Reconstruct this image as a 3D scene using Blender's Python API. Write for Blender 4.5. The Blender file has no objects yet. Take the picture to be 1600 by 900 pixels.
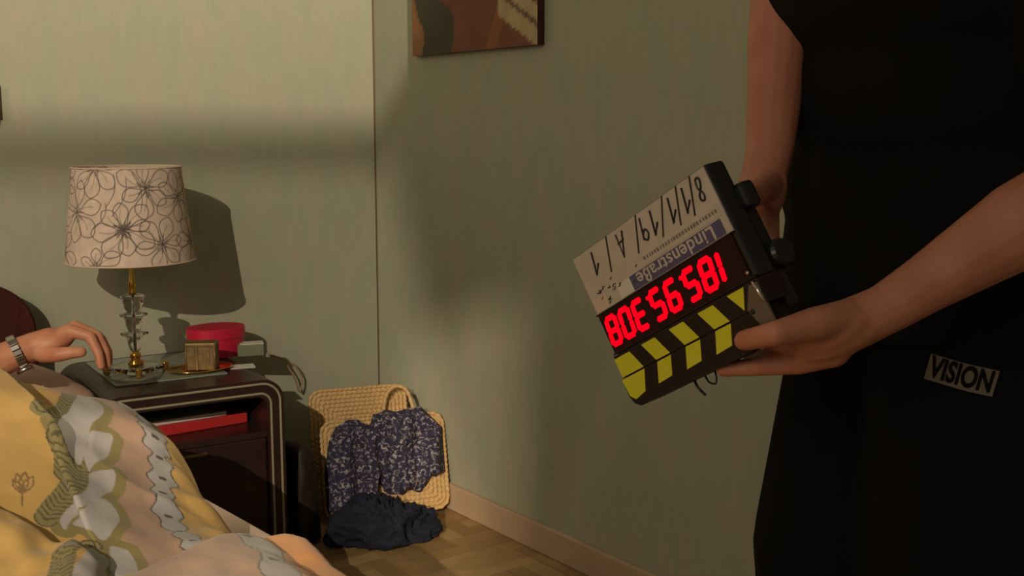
import bpy, bmesh, math, random
import numpy as np
from mathutils import Vector, Matrix, noise
from mathutils.bvhtree import BVHTree

random.seed(4); RNG = np.random.default_rng(7)
scene = bpy.context.scene
COL = scene.collection
PI = math.pi

# ------------------------------------------------------------------ camera
F_PX = 1756.0
PITCH = math.radians(8.1)
CAM = Vector((-1.76, -3.048, 1.10))
R_AX = Vector((.8, -.6, 0))
F_AX = Vector((.6*math.cos(PITCH), .8*math.cos(PITCH), -math.sin(PITCH)))
U_AX = Vector((.6*math.sin(PITCH), .8*math.sin(PITCH), math.cos(PITCH)))
cam = bpy.data.cameras.new('camera')
cam.sensor_width = 36; cam.lens = 36*F_PX/1600; cam.clip_start = .05; cam.clip_end = 60
cam_o = bpy.data.objects.new('camera', cam); COL.objects.link(cam_o)
cam_o.matrix_world = Matrix.Translation(CAM) @ Matrix((R_AX, U_AX, -F_AX)).transposed().to_4x4()
scene.camera = cam_o

# ------------------------------------------------------------------ world, lights, exposure
scene.view_settings.view_transform = 'Standard'
scene.view_settings.look = 'None'
scene.view_settings.gamma = 1
scene.view_settings.use_curve_mapping = False
scene.view_settings.exposure = 0.0
world = bpy.data.worlds.new('studio_dark'); scene.world = world; world.use_nodes = True
bg = world.node_tree.nodes['Background']
bg.inputs[0].default_value = (1.0, .87, .64, 1); bg.inputs[1].default_value = .125

L_KEY = Vector((-4.084, -4.452, 2.766))    # lamp on a tall stand, well behind the camera
L_TOP = Vector((-.80, -2.40, 3.225))      # lamp hung over the set, lights the top of the walls
L_FILL = Vector((-4.2, -3.3, 2.5))
def spot(name, loc, target, watts, col, size, radius, blend):
    l = bpy.data.lights.new(name, 'SPOT'); l.energy = watts; l.color = col
    l.spot_size = math.radians(size); l.spot_blend = blend; l.shadow_soft_size = radius
    o = bpy.data.objects.new(name, l); COL.objects.link(o); o.location = loc
    o.rotation_euler = (Vector(target)-loc).to_track_quat('-Z', 'Y').to_euler()
    return o
spot('key_spot', L_KEY, (-.75, -.45, .45), 560, (1, .85, .64), 40, .011, .35)
L_LOW = Vector((-3.60, -4.42, 2.02))     # lower lamp behind the camera side, lights the corner by the floor
spot('low_spot', L_LOW, (-.45, -.6, .15), 560, (1, .80, .54), 34, .014, .4)
spot('top_spot', L_TOP, (-.85, 0, 1.55), 320, (1, .85, .62), 70, .016, .5)
fl = bpy.data.lights.new('fill_panel', 'AREA'); fl.energy = 31; fl.color = (1, .83, .58); fl.size = 1.6
flo = bpy.data.objects.new('fill_panel', fl); COL.objects.link(flo); flo.location = L_FILL
flo.rotation_euler = (Vector((0, -1.5, .9))-L_FILL).to_track_quat('-Z', 'Y').to_euler()

# ------------------------------------------------------------------ measuring helpers
def ray(px, py): return F_AX + R_AX*((px-800)/F_PX) + U_AX*((450-py)/F_PX)
def at(px, py, d): return CAM + ray(px, py)*d
def onz(px, py, z): q = ray(px, py); return CAM + q*((z-CAM.z)/q.z)
def onx(px, py, x): q = ray(px, py); return CAM + q*((x-CAM.x)/q.x)
def ony(px, py, y): q = ray(px, py); return CAM + q*((y-CAM.y)/q.y)

# ------------------------------------------------------------------ materials
def mat(name, col, rough=.6, metal=0, spec=.5, var=None, vscale=30, bump=0, bscale=200,
        trans=0, ior=1.45, emit=None, estr=0, attr=None, stretch=None, sheen=0, sub=0):
    m = bpy.data.materials.new(name); m.use_nodes = True
    nt = m.node_tree; b = nt.nodes['Principled BSDF']
    b.inputs['Base Color'].default_value = (*col, 1); b.inputs['Roughness'].default_value = rough
    b.inputs['Metallic'].default_value = metal; b.inputs['Specular IOR Level'].default_value = spec
    b.inputs['Transmission Weight'].default_value = trans; b.inputs['IOR'].default_value = ior
    if sheen: b.inputs['Sheen Weight'].default_value = sheen
    if sub:
        b.inputs['Subsurface Weight'].default_value = sub
        b.inputs['Subsurface Radius'].default_value = (.012, .005, .003)
    if emit:
        b.inputs['Emission Color'].default_value = (*emit, 1); b.inputs['Emission Strength'].default_value = estr
    tc = nt.nodes.new('ShaderNodeTexCoord'); vec = tc.outputs['Object']
    if stretch:
        mp = nt.nodes.new('ShaderNodeMapping'); mp.inputs['Scale'].default_value = stretch
        nt.links.new(vec, mp.inputs[0]); vec = mp.outputs[0]
    if var is not None:
        n = nt.nodes.new('ShaderNodeTexNoise'); n.inputs['Scale'].default_value = vscale; n.inputs['Detail'].default_value = 5
        nt.links.new(vec, n.inputs['Vector'])
        r = nt.nodes.new('ShaderNodeValToRGB'); r.color_ramp.elements[0].position = .35; r.color_ramp.elements[1].position = .65
        r.color_ramp.elements[0].color = (*col, 1); r.color_ramp.elements[1].color = (*var, 1)
        nt.links.new(n.outputs['Fac'], r.inputs[0]); nt.links.new(r.outputs[0], b.inputs['Base Color'])
    if attr:
        a = nt.nodes.new('ShaderNodeAttribute'); a.attribute_name = attr
        n = nt.nodes.new('ShaderNodeTexNoise'); n.inputs['Scale'].default_value = vscale; n.inputs['Detail'].default_value = 4
        nt.links.new(vec, n.inputs['Vector'])
        hs = nt.nodes.new('ShaderNodeMapRange'); hs.inputs[1].default_value = .3; hs.inputs[2].default_value = .7
        hs.inputs[3].default_value = .86; hs.inputs[4].default_value = 1.08
        nt.links.new(n.outputs['Fac'], hs.inputs[0])
        mx = nt.nodes.new('ShaderNodeVectorMath'); mx.operation = 'SCALE'
        nt.links.new(a.outputs['Color'], mx.inputs[0]); nt.links.new(hs.outputs[0], mx.inputs['Scale'])
        nt.links.new(mx.outputs[0], b.inputs['Base Color'])
    if bump:
        n = nt.nodes.new('ShaderNodeTexNoise'); n.inputs['Scale'].default_value = bscale; n.inputs['Detail'].default_value = 3
        nt.links.new(vec, n.inputs['Vector'])
        bp = nt.nodes.new('ShaderNodeBump'); bp.inputs['Strength'].default_value = bump; bp.inputs['Distance'].default_value = .002
        nt.links.new(n.outputs['Fac'], bp.inputs['Height']); nt.links.new(bp.outputs[0], b.inputs['Normal'])
    return m

def wall_material():
    m = bpy.data.materials.new('sage_wallpaper'); m.use_nodes = True; nt = m.node_tree; b = nt.nodes['Principled BSDF']
    tc = nt.nodes.new('ShaderNodeTexCoord')
    def nz(sc, stretch, det):
        mp = nt.nodes.new('ShaderNodeMapping'); mp.inputs['Scale'].default_value = stretch
        nt.links.new(tc.outputs['Object'], mp.inputs[0])
        n = nt.nodes.new('ShaderNodeTexNoise'); n.inputs['Scale'].default_value = sc; n.inputs['Detail'].default_value = det
        nt.links.new(mp.outputs[0], n.inputs['Vector']); return n.outputs['Fac']
    r = nt.nodes.new('ShaderNodeValToRGB'); e = r.color_ramp.elements
    e[0].position = .3; e[0].color = (.372, .405, .305, 1); e[1].position = .7; e[1].color = (.445, .40, .318, 1)
    x = e.new(.5); x.color = (.41, .41, .31, 1)
    nt.links.new(nz(15, (1, 1, .42), 8), r.inputs[0])
    r2 = nt.nodes.new('ShaderNodeMapRange'); r2.inputs[1].default_value = .3; r2.inputs[2].default_value = .7
    r2.inputs[3].default_value = .955; r2.inputs[4].default_value = 1.03
    nt.links.new(nz(90, (1, 1, .12), 5), r2.inputs[0])
    mx = nt.nodes.new('ShaderNodeVectorMath'); mx.operation = 'SCALE'
    nt.links.new(r.outputs[0], mx.inputs[0]); nt.links.new(r2.outputs[0], mx.inputs['Scale'])
    nt.links.new(mx.outputs[0], b.inputs['Base Color'])
    b.inputs['Roughness'].default_value = .75; b.inputs['Specular IOR Level'].default_value = .2
    bp = nt.nodes.new('ShaderNodeBump'); bp.inputs['Strength'].default_value = .1; bp.inputs['Distance'].default_value = .002
    nt.links.new(nz(140, (1, 1, .1), 4), bp.inputs['Height']); nt.links.new(bp.outputs[0], b.inputs['Normal'])
    return m

M = dict(
    wall=wall_material(),
    base=mat('beige_skirting', (.50, .36, .25), .5, var=(.54, .39, .27), vscale=12),
    seam=mat('corner_seam', (.17, .11, .06), .8),
    slab=mat('sub_floor', (.06, .04, .02), .9),
    lacquer=mat('maroon_lacquer', (.030, .014, .013), .33, var=(.04, .018, .016), vscale=9),
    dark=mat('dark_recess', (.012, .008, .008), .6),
    trim=mat('aged_metal_trim', (.42, .37, .25), .45, metal=.35),
    plate=mat('pale_glass_plate', (.24, .27, .22), .12, spec=.6),
    glass=mat('clear_glass', (.96, .98, .96), .02, trans=1, ior=1.28),
    gold=mat('polished_brass', (.80, .48, .11), .14, metal=1),
    brass=mat('aged_brass', (.26, .17, .065), .45, metal=.4, var=(.16, .10, .04), vscale=40),
    brownpan=mat('brown_panel', (.12, .07, .03), .5, var=(.22, .14, .05), vscale=60),
    crimson=mat('crimson_paper', (.55, .012, .05), .4, var=(.46, .01, .045), vscale=20),
    redbook=mat('red_cover', (.55, .03, .03), .45),
    paper=mat('white_paper', (.62, .60, .55), .7),
    greybox=mat('grey_green_card', (.16, .18, .12), .6),
    cord=mat('tan_cord', (.36, .24, .14), .6),
    headwood=mat('mahogany', (.050, .012, .010), .4, var=(.075, .02, .014), vscale=14, stretch=(6, 6, .6)),
    sheet=mat('peach_sheet', (.62, .47, .37), .8, bump=.3, bscale=60),
    pillow=mat('pale_pink_pillowcase', (.55, .36, .29), .8, bump=.3, bscale=60),
    straw=mat('natural_straw', (.64, .43, .20), .65, var=(.54, .35, .15), vscale=90, bump=.5, bscale=400),
    navy=mat('navy_cloth', (.006, .008, .020), .9, var=(.010, .012, .028), vscale=30, bump=.5, bscale=150),
    skin=mat('skin', (.47, .195, .122), .55, var=(.41, .155, .095), vscale=18, bump=.25, bscale=160, sub=.08),
    skin2=mat('skin_warm', (.58, .26, .15), .5, var=(.52, .20, .115), vscale=22, bump=.25, bscale=160, sub=.08),
    black=mat('black_jersey', (.0055, .005, .005), .95, spec=.2, bump=.4, bscale=220),
    black2=mat('black_twill', (.005, .0048, .0055), .95, spec=.2, bump=.4, bscale=260),
    hair=mat('dark_hair', (.03, .018, .01), .5, bump=.8, bscale=120),
    eye=mat('eye_white', (.7, .68, .64), .2),
    leather=mat('dark_leather', (.020, .010, .006), .6, var=(.012, .007, .005), vscale=25),  # near-black for the bag added in the dark gap by the nightstand
    shoe=mat('black_leather', (.015, .013, .012), .35),
    plastic=mat('black_plastic', (.010, .010, .011), .35),
    stick=mat('dark_stick_plastic', (.020, .011, .011), .45, spec=.2),
    board=mat('white_marker_board', (.52, .46, .42), .35, var=(.46, .41, .37), vscale=25),
    blue=mat('blue_print', (.075, .07, .17), .4),
    ink=mat('marker_ink', (.02, .018, .016), .5),
    pencil=mat('grey_print', (.20, .17, .14), .6),
    yellow=mat('yellow_stripe', (.62, .62, .02), .4),
    lens=mat('display_window', (.022, .006, .008), .45, spec=.15),
    led=mat('red_led', (.05, 0, 0), .6, spec=0, emit=(1, .0, .008), estr=1.5),
    chrome=mat('chrome', (.75, .72, .68), .15, metal=1),
    steel=mat('brushed_steel', (.45, .43, .40), .32, metal=1),
    hinge=mat('smoked_plate', (.12, .095, .075), .3, spec=.4),
    patch=mat('grey_print_patch', (.15, .125, .10), .7),
    shade=mat('printed_lampshade', (.7, .6, .5), .8, attr='Col', vscale=40),
    duvet=mat('printed_duvet', (.7, .6, .5), .85, attr='Col', vscale=14, bump=.35, bscale=90, sheen=.15),
    art=mat('oil_canvas', (.2, .1, .05), .5, attr='Col', vscale=18),
    scarf=None,
    lampblack=mat('lamp_housing', (.02, .02, .02), .6),
)
def scarf_material():
    m = bpy.data.materials.new('floral_navy_cloth'); m.use_nodes = True; nt = m.node_tree; b = nt.nodes['Principled BSDF']
    tc = nt.nodes.new('ShaderNodeTexCoord')
    mp = nt.nodes.new('ShaderNodeMapping'); mp.inputs['Scale'].default_value = (1, 1, .6); nt.links.new(tc.outputs['Object'], mp.inputs[0])
    n = nt.nodes.new('ShaderNodeTexNoise'); n.inputs['Scale'].default_value = 105; n.inputs['Detail'].default_value = 3; n.inputs['Distortion'].default_value = .8
    nt.links.new(mp.outputs[0], n.inputs['Vector'])
    r = nt.nodes.new('ShaderNodeValToRGB'); e = r.color_ramp.elements
    e[0].position = .48; e[0].color = (.020, .018, .050, 1); e[1].position = .66; e[1].color = (.36, .32, .34, 1)
    x = e.new(.54); x.color = (.055, .045, .085, 1)
    nt.links.new(n.outputs['Fac'], r.inputs[0]); nt.links.new(r.outputs[0], b.inputs['Base Color']); b.inputs['Roughness'].default_value = .85
    return m
M['scarf'] = scarf_material()
WOODS = [mat('oak_%d' % i, c, .42, var=tuple(v*.82 for v in c), vscale=16, stretch=(1, 1, 1)) for i, c in
         enumerate([(.36, .225, .095), (.40, .25, .11), (.33, .20, .082), (.44, .285, .13)])]

# ------------------------------------------------------------------ object helpers
WM = {}
def link(o, parent=None, world=None):
    COL.objects.link(o); world = world or Matrix.Identity(4)
    if parent is not None:
        o.parent = parent; o.matrix_parent_inverse = WM[parent].inverted()
    o.matrix_basis = world
    WM[o] = world.copy(); return o
def tag(o, label, cat, group=None):
    o['label'] = label; o['category'] = cat
    if group: o['group'] = group
    return o
def thing(name, label, cat, loc=(0, 0, 0), rotz=0, group=None, matrix=None):
    o = bpy.data.objects.new(name, None); o.empty_display_size = .05
    m = matrix if matrix is not None else Matrix.Translation(Vector(loc)) @ Matrix.Rotation(rotz, 4, 'Z')
    link(o, None, m); tag(o, label, cat, group); return o
def finish(bm, name, smooth=False):
    me = bpy.data.meshes.new(name); bm.normal_update(); bm.to_mesh(me); bm.free()
    if smooth: me.shade_smooth()
    return me
def obj(name, bm, m, parent=None, smooth=False, matrix=None, label=None):
    me = bm if isinstance(bm, bpy.types.Mesh) else finish(bm, name, smooth)
    if m is not None and not me.materials: me.materials.append(m)
    o = bpy.data.objects.new(name, me)
    link(o, parent, matrix)
    if label: o['label'] = label
    return o
def lobj(name, bm, m, parent, smooth=False, label=None):      # geometry given in the parent's own frame
    return obj(name, bm, m, parent, smooth, WM[parent], label)
def struct(o): o['kind'] = 'structure'; return o
def bx(lo, hi, bev=0, seg=2, bm=None):
    b2 = bmesh.new(); bmesh.ops.create_cube(b2, size=1)
    lo = Vector(lo); hi = Vector(hi)
    for v in b2.verts: v.co = Vector([lo[i]+(v.co[i]+.5)*(hi[i]-lo[i]) for i in range(3)])
    if bev: bmesh.ops.bevel(b2, geom=b2.edges[:], offset=bev, segments=seg, affect='EDGES', profile=.5)
    if bm is None: return b2
    tmp = bpy.data.meshes.new('t'); b2.to_mesh(tmp); b2.free(); bm.from_mesh(tmp); bpy.data.meshes.remove(tmp); return bm
def prism(pts, z0, z1, bev=0, bm=None):
    b2 = bm or bmesh.new()
    lo = [b2.verts.new((x, y, z0)) for x, y in pts]; hi = [b2.verts.new((x, y, z1)) for x, y in pts]
    b2.faces.new(lo[::-1]); b2.faces.new(hi); n = len(pts)
    for i in range(n): b2.faces.new((lo[i], lo[(i+1) % n], hi[(i+1) % n], hi[i]))
    bmesh.ops.recalc_face_normals(b2, faces=b2.faces[:])
    if bev: bmesh.ops.bevel(b2, geom=b2.edges[:], offset=bev, segments=2, affect='EDGES', profile=.5)
    return b2
def lathe(prof, c=(0, 0, 0), n=32, sx=1, sy=1):
    bm = bmesh.new(); rings = []
    for r, z in prof:
        if r < 1e-6: rings.append([bm.verts.new((c[0], c[1], c[2]+z))])
        else: rings.append([bm.verts.new((c[0]+sx*r*math.cos(2*PI*i/n), c[1]+sy*r*math.sin(2*PI*i/n), c[2]+z)) for i in range(n)])
    for a, b in zip(rings, rings[1:]):
        for i in range(n):
            j = (i+1) % n
            if len(a) == 1 and len(b) == 1: continue
            if len(a) == 1: bm.faces.new((a[0], b[j], b[i]))
            elif len(b) == 1: bm.faces.new((a[i], a[j], b[0]))
            else: bm.faces.new((a[i], a[j], b[j], b[i]))
    bmesh.ops.recalc_face_normals(bm, faces=bm.faces[:])
    return bm
def tube(pts, r, n=8, closed=False, rf=None, bm=None, cap=True):
    bm = bm or bmesh.new(); pts = [Vector(p) for p in pts]; N = len(pts); rings = []; up = None
    for i, p in enumerate(pts):
        if closed: t = pts[(i+1) % N]-pts[i-1]
        else: t = pts[min(i+1, N-1)]-pts[max(i-1, 0)]
        t.normalize()
        if up is None: up = t.orthogonal().normalized()
        up = (up-t*up.dot(t)).normalized(); s = t.cross(up)
        rr = rf(i) if rf else r
        rings.append([bm.verts.new(p+(up*math.cos(2*PI*k/n)+s*math.sin(2*PI*k/n))*rr) for k in range(n)])
    for i in range(N if closed else N-1):
        a = rings[i]; b = rings[(i+1) % N]
        for k in range(n): bm.faces.new((a[k], a[(k+1) % n], b[(k+1) % n], b[k]))
    if not closed and cap: bm.faces.new(rings[0][::-1]); bm.faces.new(rings[-1])
    return bm
def rrect(w, h, r, n=6, x0=0, y0=0):
    p = []
    for cx, cy, a0 in ((w/2-r, h/2-r, 0), (-w/2+r, h/2-r, PI/2), (-w/2+r, -h/2+r, PI), (w/2-r, -h/2+r, 1.5*PI)):
        for k in range(n+1):
            a = a0+PI/2*k/n; p.append((x0+cx+r*math.cos(a), y0+cy+r*math.sin(a)))
    return p
def spline(pts, n=8):
    pts = [Vector(p) for p in pts]; out = []
    for i in range(len(pts)-1):
        p0 = pts[max(i-1, 0)]; p1 = pts[i]; p2 = pts[i+1]; p3 = pts[min(i+2, len(pts)-1)]
        for k in range(n):
            t = k/n
            out.append(.5*((2*p1)+(p2-p0)*t+(2*p0-5*p1+4*p2-p3)*t*t+(3*p1-p0-3*p2+p3)*t**3))
    out.append(pts[-1]); return out
def grid_mesh(name, V, closed_u=False):
    rows, cols = V.shape[:2]; me = bpy.data.meshes.new(name)
    i = np.arange(rows*cols).reshape(rows, cols)
    if closed_u: a = i[:-1]; b = np.roll(i, -1, 1)[:-1]; c = np.roll(i, -1, 1)[1:]; d = i[1:]
    else: a = i[:-1, :-1]; b = i[:-1, 1:]; c = i[1:, 1:]; d = i[1:, :-1]
    q = np.stack([a, b, c, d], -1).reshape(-1, 4)
    me.from_pydata(V.reshape(-1, 3).tolist(), [], q.tolist()); me.shade_smooth(); return me
def paint(me, rgb):
    a = me.color_attributes.new('Col', 'FLOAT_COLOR', 'POINT')
    a.data.foreach_set('color', np.concatenate([rgb, np.ones((len(rgb), 1))], 1).astype(np.float32).ravel())
def text_mesh(s, size, ext=.0006, shear=0, space=1.0, bold=0):
    c = bpy.data.curves.new('txt', 'FONT'); c.body = s; c.size = size; c.extrude = ext; c.shear = shear
    c.align_x = 'CENTER'; c.align_y = 'CENTER'; c.space_character = space; c.offset = bold; c.resolution_u = 4
    o = bpy.data.objects.new('txt', c); COL.objects.link(o)
    bpy.context.view_layer.update()
    me = bpy.data.meshes.new_from_object(o.evaluated_get(bpy.context.evaluated_depsgraph_get()))
    bpy.data.objects.remove(o); bpy.data.curves.remove(c); return me
def place(me, fn):
    n = len(me.vertices); co = np.empty(n*3); me.vertices.foreach_get('co', co); co = co.reshape(-1, 3)
    me.vertices.foreach_set('co', np.array([fn(p) for p in co]).ravel()); me.update(); return me
def smst(t): t = np.clip(t, 0, 1); return t*t*(3-2*t)
def vnoise(x, y, sc, seed=0):
    return np.array([noise.noise((a*sc, b*sc, seed*7.3)) for a, b in zip(np.ravel(x), np.ravel(y))]).reshape(np.shape(x))
def poly_dist(P, pts, closed=False):
    d = np.full(len(P), 9.); s = np.zeros(len(P)); L = 0
    pts = [np.array(p, float) for p in pts]
    seq = list(zip(pts, pts[1:]+pts[:1])) if closed else list(zip(pts, pts[1:]))
    for a, b in seq:
        ab = b-a; l = np.linalg.norm(ab)
        t = np.clip(((P-a)@ab)/max(l*l, 1e-12), 0, 1); e = np.linalg.norm(P-(a+t[:, None]*ab), axis=1)
        m = e < d; d[m] = e[m]; s[m] = (L+t*l)[m]; L += l
    return d, s
def in_poly(P, pts):
    c = np.zeros(len(P), bool); n = len(pts)
    for i in range(n):
        x1, y1 = pts[i]; x2, y2 = pts[(i+1) % n]
        if y1 == y2: continue
        c ^= ((P[:, 1] < y1) != (P[:, 1] < y2)) & (P[:, 0] < (x2-x1)*(P[:, 1]-y1)/(y2-y1)+x1)
    return c

# organic bodies: overlapping limbs fused into one continuous skin
def limb(bm, p, q, r1, r2, n=14):
    p = Vector(p); q = Vector(q)
    bmesh.ops.create_uvsphere(bm, u_segments=n, v_segments=8, radius=r1, matrix=Matrix.Translation(p))
    bmesh.ops.create_uvsphere(bm, u_segments=n, v_segments=8, radius=r2, matrix=Matrix.Translation(q))
    d = q-p
    if d.length > 1e-5:
        m = Matrix.Translation((p+q)/2) @ d.to_track_quat('Z', 'Y').to_matrix().to_4x4()
        bmesh.ops.create_cone(bm, cap_ends=True, segments=n, radius1=r1, radius2=r2, depth=d.length, matrix=m)
def chain(bm, pts, rs):
    for i in range(len(pts)-1): limb(bm, pts[i], pts[i+1], rs[i], rs[i+1])
def ball(bm, c, rad, axis=None):
    m = Matrix.Translation(Vector(c))
    if axis is not None: m = m @ Vector(axis).to_track_quat('X', 'Z').to_matrix().to_4x4()
    m = m @ Matrix.Diagonal((*rad, 1))
    bmesh.ops.create_uvsphere(bm, u_segments=20, v_segments=12, radius=1, matrix=m)
def fuse(bm, name, voxel, smooth=5):
    me = finish(bm, name); o = bpy.data.objects.new('fuse', me); COL.objects.link(o)
    r = o.modifiers.new('r', 'REMESH'); r.mode = 'VOXEL'; r.voxel_size = voxel
    s = o.modifiers.new('s', 'SMOOTH'); s.factor = .5; s.iterations = smooth
    bpy.context.view_layer.update()
    out = bpy.data.meshes.new_from_object(o.evaluated_get(bpy.context.evaluated_depsgraph_get()))
    bpy.data.objects.remove(o); bpy.data.meshes.remove(me); out.name = name; out.shade_smooth(); return out

# ================================================================== SETTING
struct(obj('wall_left', bx((-5.4, 0, -.02), (-.003, .12, 3.75)), M['wall']))
struct(obj('wall_right', bx((0, -5.4, -.02), (.12, .12, 3.75)), M['wall']))
struct(obj('trim_1', bx((-.005, -.002, 0), (-.0005, .02, 3.75)), M['seam']))
def skirting(lo, hi): return bx(lo, hi, .004)
struct(obj('baseboard_right', skirting((-.016, -5.35, 0), (0, -.016, .077)), M['base']))
struct(obj('baseboard_left', skirting((-5.35, -.016, 0), (-.016, 0, .077)), M['base']))
floor = struct(obj('floor', bx((-5.4, -5.4, -.05), (.12, .12, -.010)), M['slab']))
# herringbone oak blocks
PW, NP = .052, 5; PL = PW*NP
cells = []
for k in range(-120, 20):
    for m_ in range(-14, 14):
        for horiz in (True, False):
            x0 = k*PW; y0 = k*PW+m_*2*PL
            if not horiz: y0 += PW
            w, h = (PL, PW) if horiz else (PW, PL)
            cx, cy = x0+w/2, y0+h/2
            if cx+w/2 > -5.3 and cx-w/2 < -.006 and cy+h/2 > -5.3 and cy-h/2 < -.006: cells.append((abs(cx+.25)*1.1+abs(cy+.85), cx, cy, horiz))
cells.sort()
def plank_bm(bm, cx, cy, hz):
    w, h = (PL, PW) if hz else (PW, PL); g = .0009; t = random.uniform(-.0006, 0)
    lo = (max(cx-w/2+g, -5.35), max(cy-h/2+g, -5.35), -.011); hi = (min(cx+w/2-g, -.001), min(cy+h/2-g, -.001), t)
    if hi[0]-lo[0] < .004 or hi[1]-lo[1] < .004: return None
    return bx(lo, hi, 0, bm=bm)
for i, (d_, cx, cy, hz) in enumerate(cells[:300]):
    b = plank_bm(None, cx, cy, hz)
    if b: obj('plank', b, WOODS[(i*7+int(cx*40)) % 4], floor)
rest = bmesh.new()
for d_, cx, cy, hz in cells[300:]: plank_bm(rest, cx, cy, hz)
rs = obj('plank_field', rest, WOODS[0], floor); rs['kind'] = 'stuff'

# ------------------------------------------------------------------ studio lamps with barn doors (out of the picture)
def door(L, p1, p2, frac, out, par, ext=.22):
    a = L+(p1-L)*frac; b = L+(p2-L)*frac; out = Vector(out).normalized(); ax = (p1+p2)/2-L; ax.normalize()
    bm = bmesh.new(); vs = []
    for k in (0, .003):
        vs.append([bm.verts.new(p+ax*k) for p in (a, b, b+out*ext, a+out*ext)])
    bm.faces.new(vs[0][::-1]); bm.faces.new(vs[1])
    for i in range(4): bm.faces.new((vs[0][i], vs[0][(i+1) % 4], vs[1][(i+1) % 4], vs[1][i]))
    bmesh.ops.recalc_face_normals(bm, faces=bm.faces[:])
    obj('barn_door', bm, M['lampblack'], par)
def housing(L, target, par):
    d = (Vector(target)-L).normalized(); q = d.to_track_quat('Z', 'Y').to_matrix().to_4x4()
    mtx = Matrix.Translation(L) @ q
    obj('housing', lathe([(0, -.26), (.085, -.26), (.10, -.24), (.10, -.04), (.095, -.04), (.095, -.23), (0, -.23)], n=28), M['lampblack'], par, True, mtx)
lk = thing('studio_lamp', 'large black film spotlight with two barn doors on a tall stand', 'lamp', (L_KEY.x, L_KEY.y, 0))
housing(L_KEY, (-.75, -.45, .45), lk)
door(L_KEY, Vector((-2.6, 0, 1.00)), Vector((1.2, 0, 1.00)), .10, (0, 0, 1), lk, .25)
pB1 = onx(605, 260, 0); pB2 = onx(690, 620, 0); dd = pB2-pB1
door(L_KEY, pB1-dd*1.2, pB2+dd*1.2, .10, (.3, -1, .1), lk, .3)
obj('stand', tube([L_KEY-Vector((.13, .11, 0))+Vector((0, 0, .05)), Vector((L_KEY.x-.13, L_KEY.y-.11, .02))], .014, 12), M['steel'], lk, True)
for a in range(3):
    c, s = math.cos(a*2.1+2), math.sin(a*2.1+2); b0 = Vector((L_KEY.x-.13, L_KEY.y-.11, 0))
    obj('leg', tube([b0+Vector((0, 0, .45)), b0+Vector((c*.42, s*.42, .011))], .009, 8), M['steel'], lk, True)
ll = thing('studio_lamp', 'small black film spotlight with three barn doors on a short stand', 'lamp', (L_LOW.x, L_LOW.y, 0))
housing(L_LOW, (-.45, -.6, .15), ll)
door(L_LOW, Vector((-2.6, 0, .385)), Vector((1.6, 0, .385)), .10, (0, 0, 1), ll, .25)
qB = onx(800, 640, 0); door(L_LOW, Vector((0, qB.y, 1.4)), Vector((0, qB.y, -.6)), .10, (.3, -1, 0), ll, .3)
gA = onz(588, 850, 0); gA = L_LOW+(Vector((gA.x, gA.y, L_LOW.z))-L_LOW)*1.2
door(L_LOW, gA+Vector((0, 0, 1)), gA+Vector((0, 0, -2.8)), .10, (-1, .7, 0), ll, .3)
obj('stand', tube([L_LOW-Vector((.13, .11, 0)), Vector((L_LOW.x-.13, L_LOW.y-.11, .02))], .012, 12), M['steel'], ll, True)
for a in range(3):
    c, s = math.cos(a*2.1+3), math.sin(a*2.1+3); b0 = Vector((L_LOW.x-.13, L_LOW.y-.11, 0))
    obj('leg', tube([b0+Vector((0, 0, .35)), b0+Vector((c*.3, s*.3, .011))], .008, 8), M['steel'], ll, True)
lt = thing('studio_lamp', 'black film spotlight with one barn door hung from a ceiling pipe', 'lamp', L_TOP)
housing(L_TOP, (-.85, 0, 1.55), lt)
door(L_TOP, Vector((-3.2, 0, 1.10)), Vector((1.6, 0, 1.10)), .2, (0, -.6, -1), lt, .3)
obj('hanger', tube([L_TOP+Vector((0, -.16, .14)), L_TOP+Vector((0, -.16, .8))], .012, 10), M['steel'], lt, True)

# ================================================================== BED
bed = thing('bed', 'double bed with a dark mahogany headboard and a peach sheet', 'bed', (-1.046, -.05, 0), math.radians(3.8))
hb = []
for k in range(25):
    a = PI/2*k/24; hb.append((-.16+.16*math.sin(a)*1.0, .60+.13*math.cos(a)))
prof = [(-1.6, 0)]+[(-1.6+.0, .60)]+[(-1.44-.16*math.cos(PI/2*k/24), .60+.13*math.sin(PI/2*k/24)) for k in range(1, 25)]+[(x, z) for x, z in hb]+[(0, 0)]
b2 = prism(prof, -.0, .045); bmesh.ops.rotate(b2, verts=b2.verts, cent=(0, 0, 0), matrix=Matrix.Rotation(PI/2, 3, 'X'))
bmesh.ops.bevel(b2, geom=b2.edges[:], offset=.006, segments=2, affect='EDGES')
lobj('headboard', b2, M['headwood'], bed)
lobj('mattress', bx((-1.58, -2.02, .20), (.0, -.052, .40), .014, 4), M['sheet'], bed, True)
lobj('side_rail', bx((-.03, -2.05, .10), (.0, -.052, .195), .006), M['headwood'], bed)
lobj('side_rail', bx((-1.6, -2.05, .10), (-1.57, -.052, .195), .006), M['headwood'], bed)
lobj('footboard', bx((-1.6, -2.08, .08), (.0, -2.05, .34), .01), M['headwood'], bed)
for x in (-.06, -1.6):
    lobj('leg', bx((x, -2.08, 0), (x+.06, -2.02, .10), .006), M['headwood'], bed)

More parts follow.
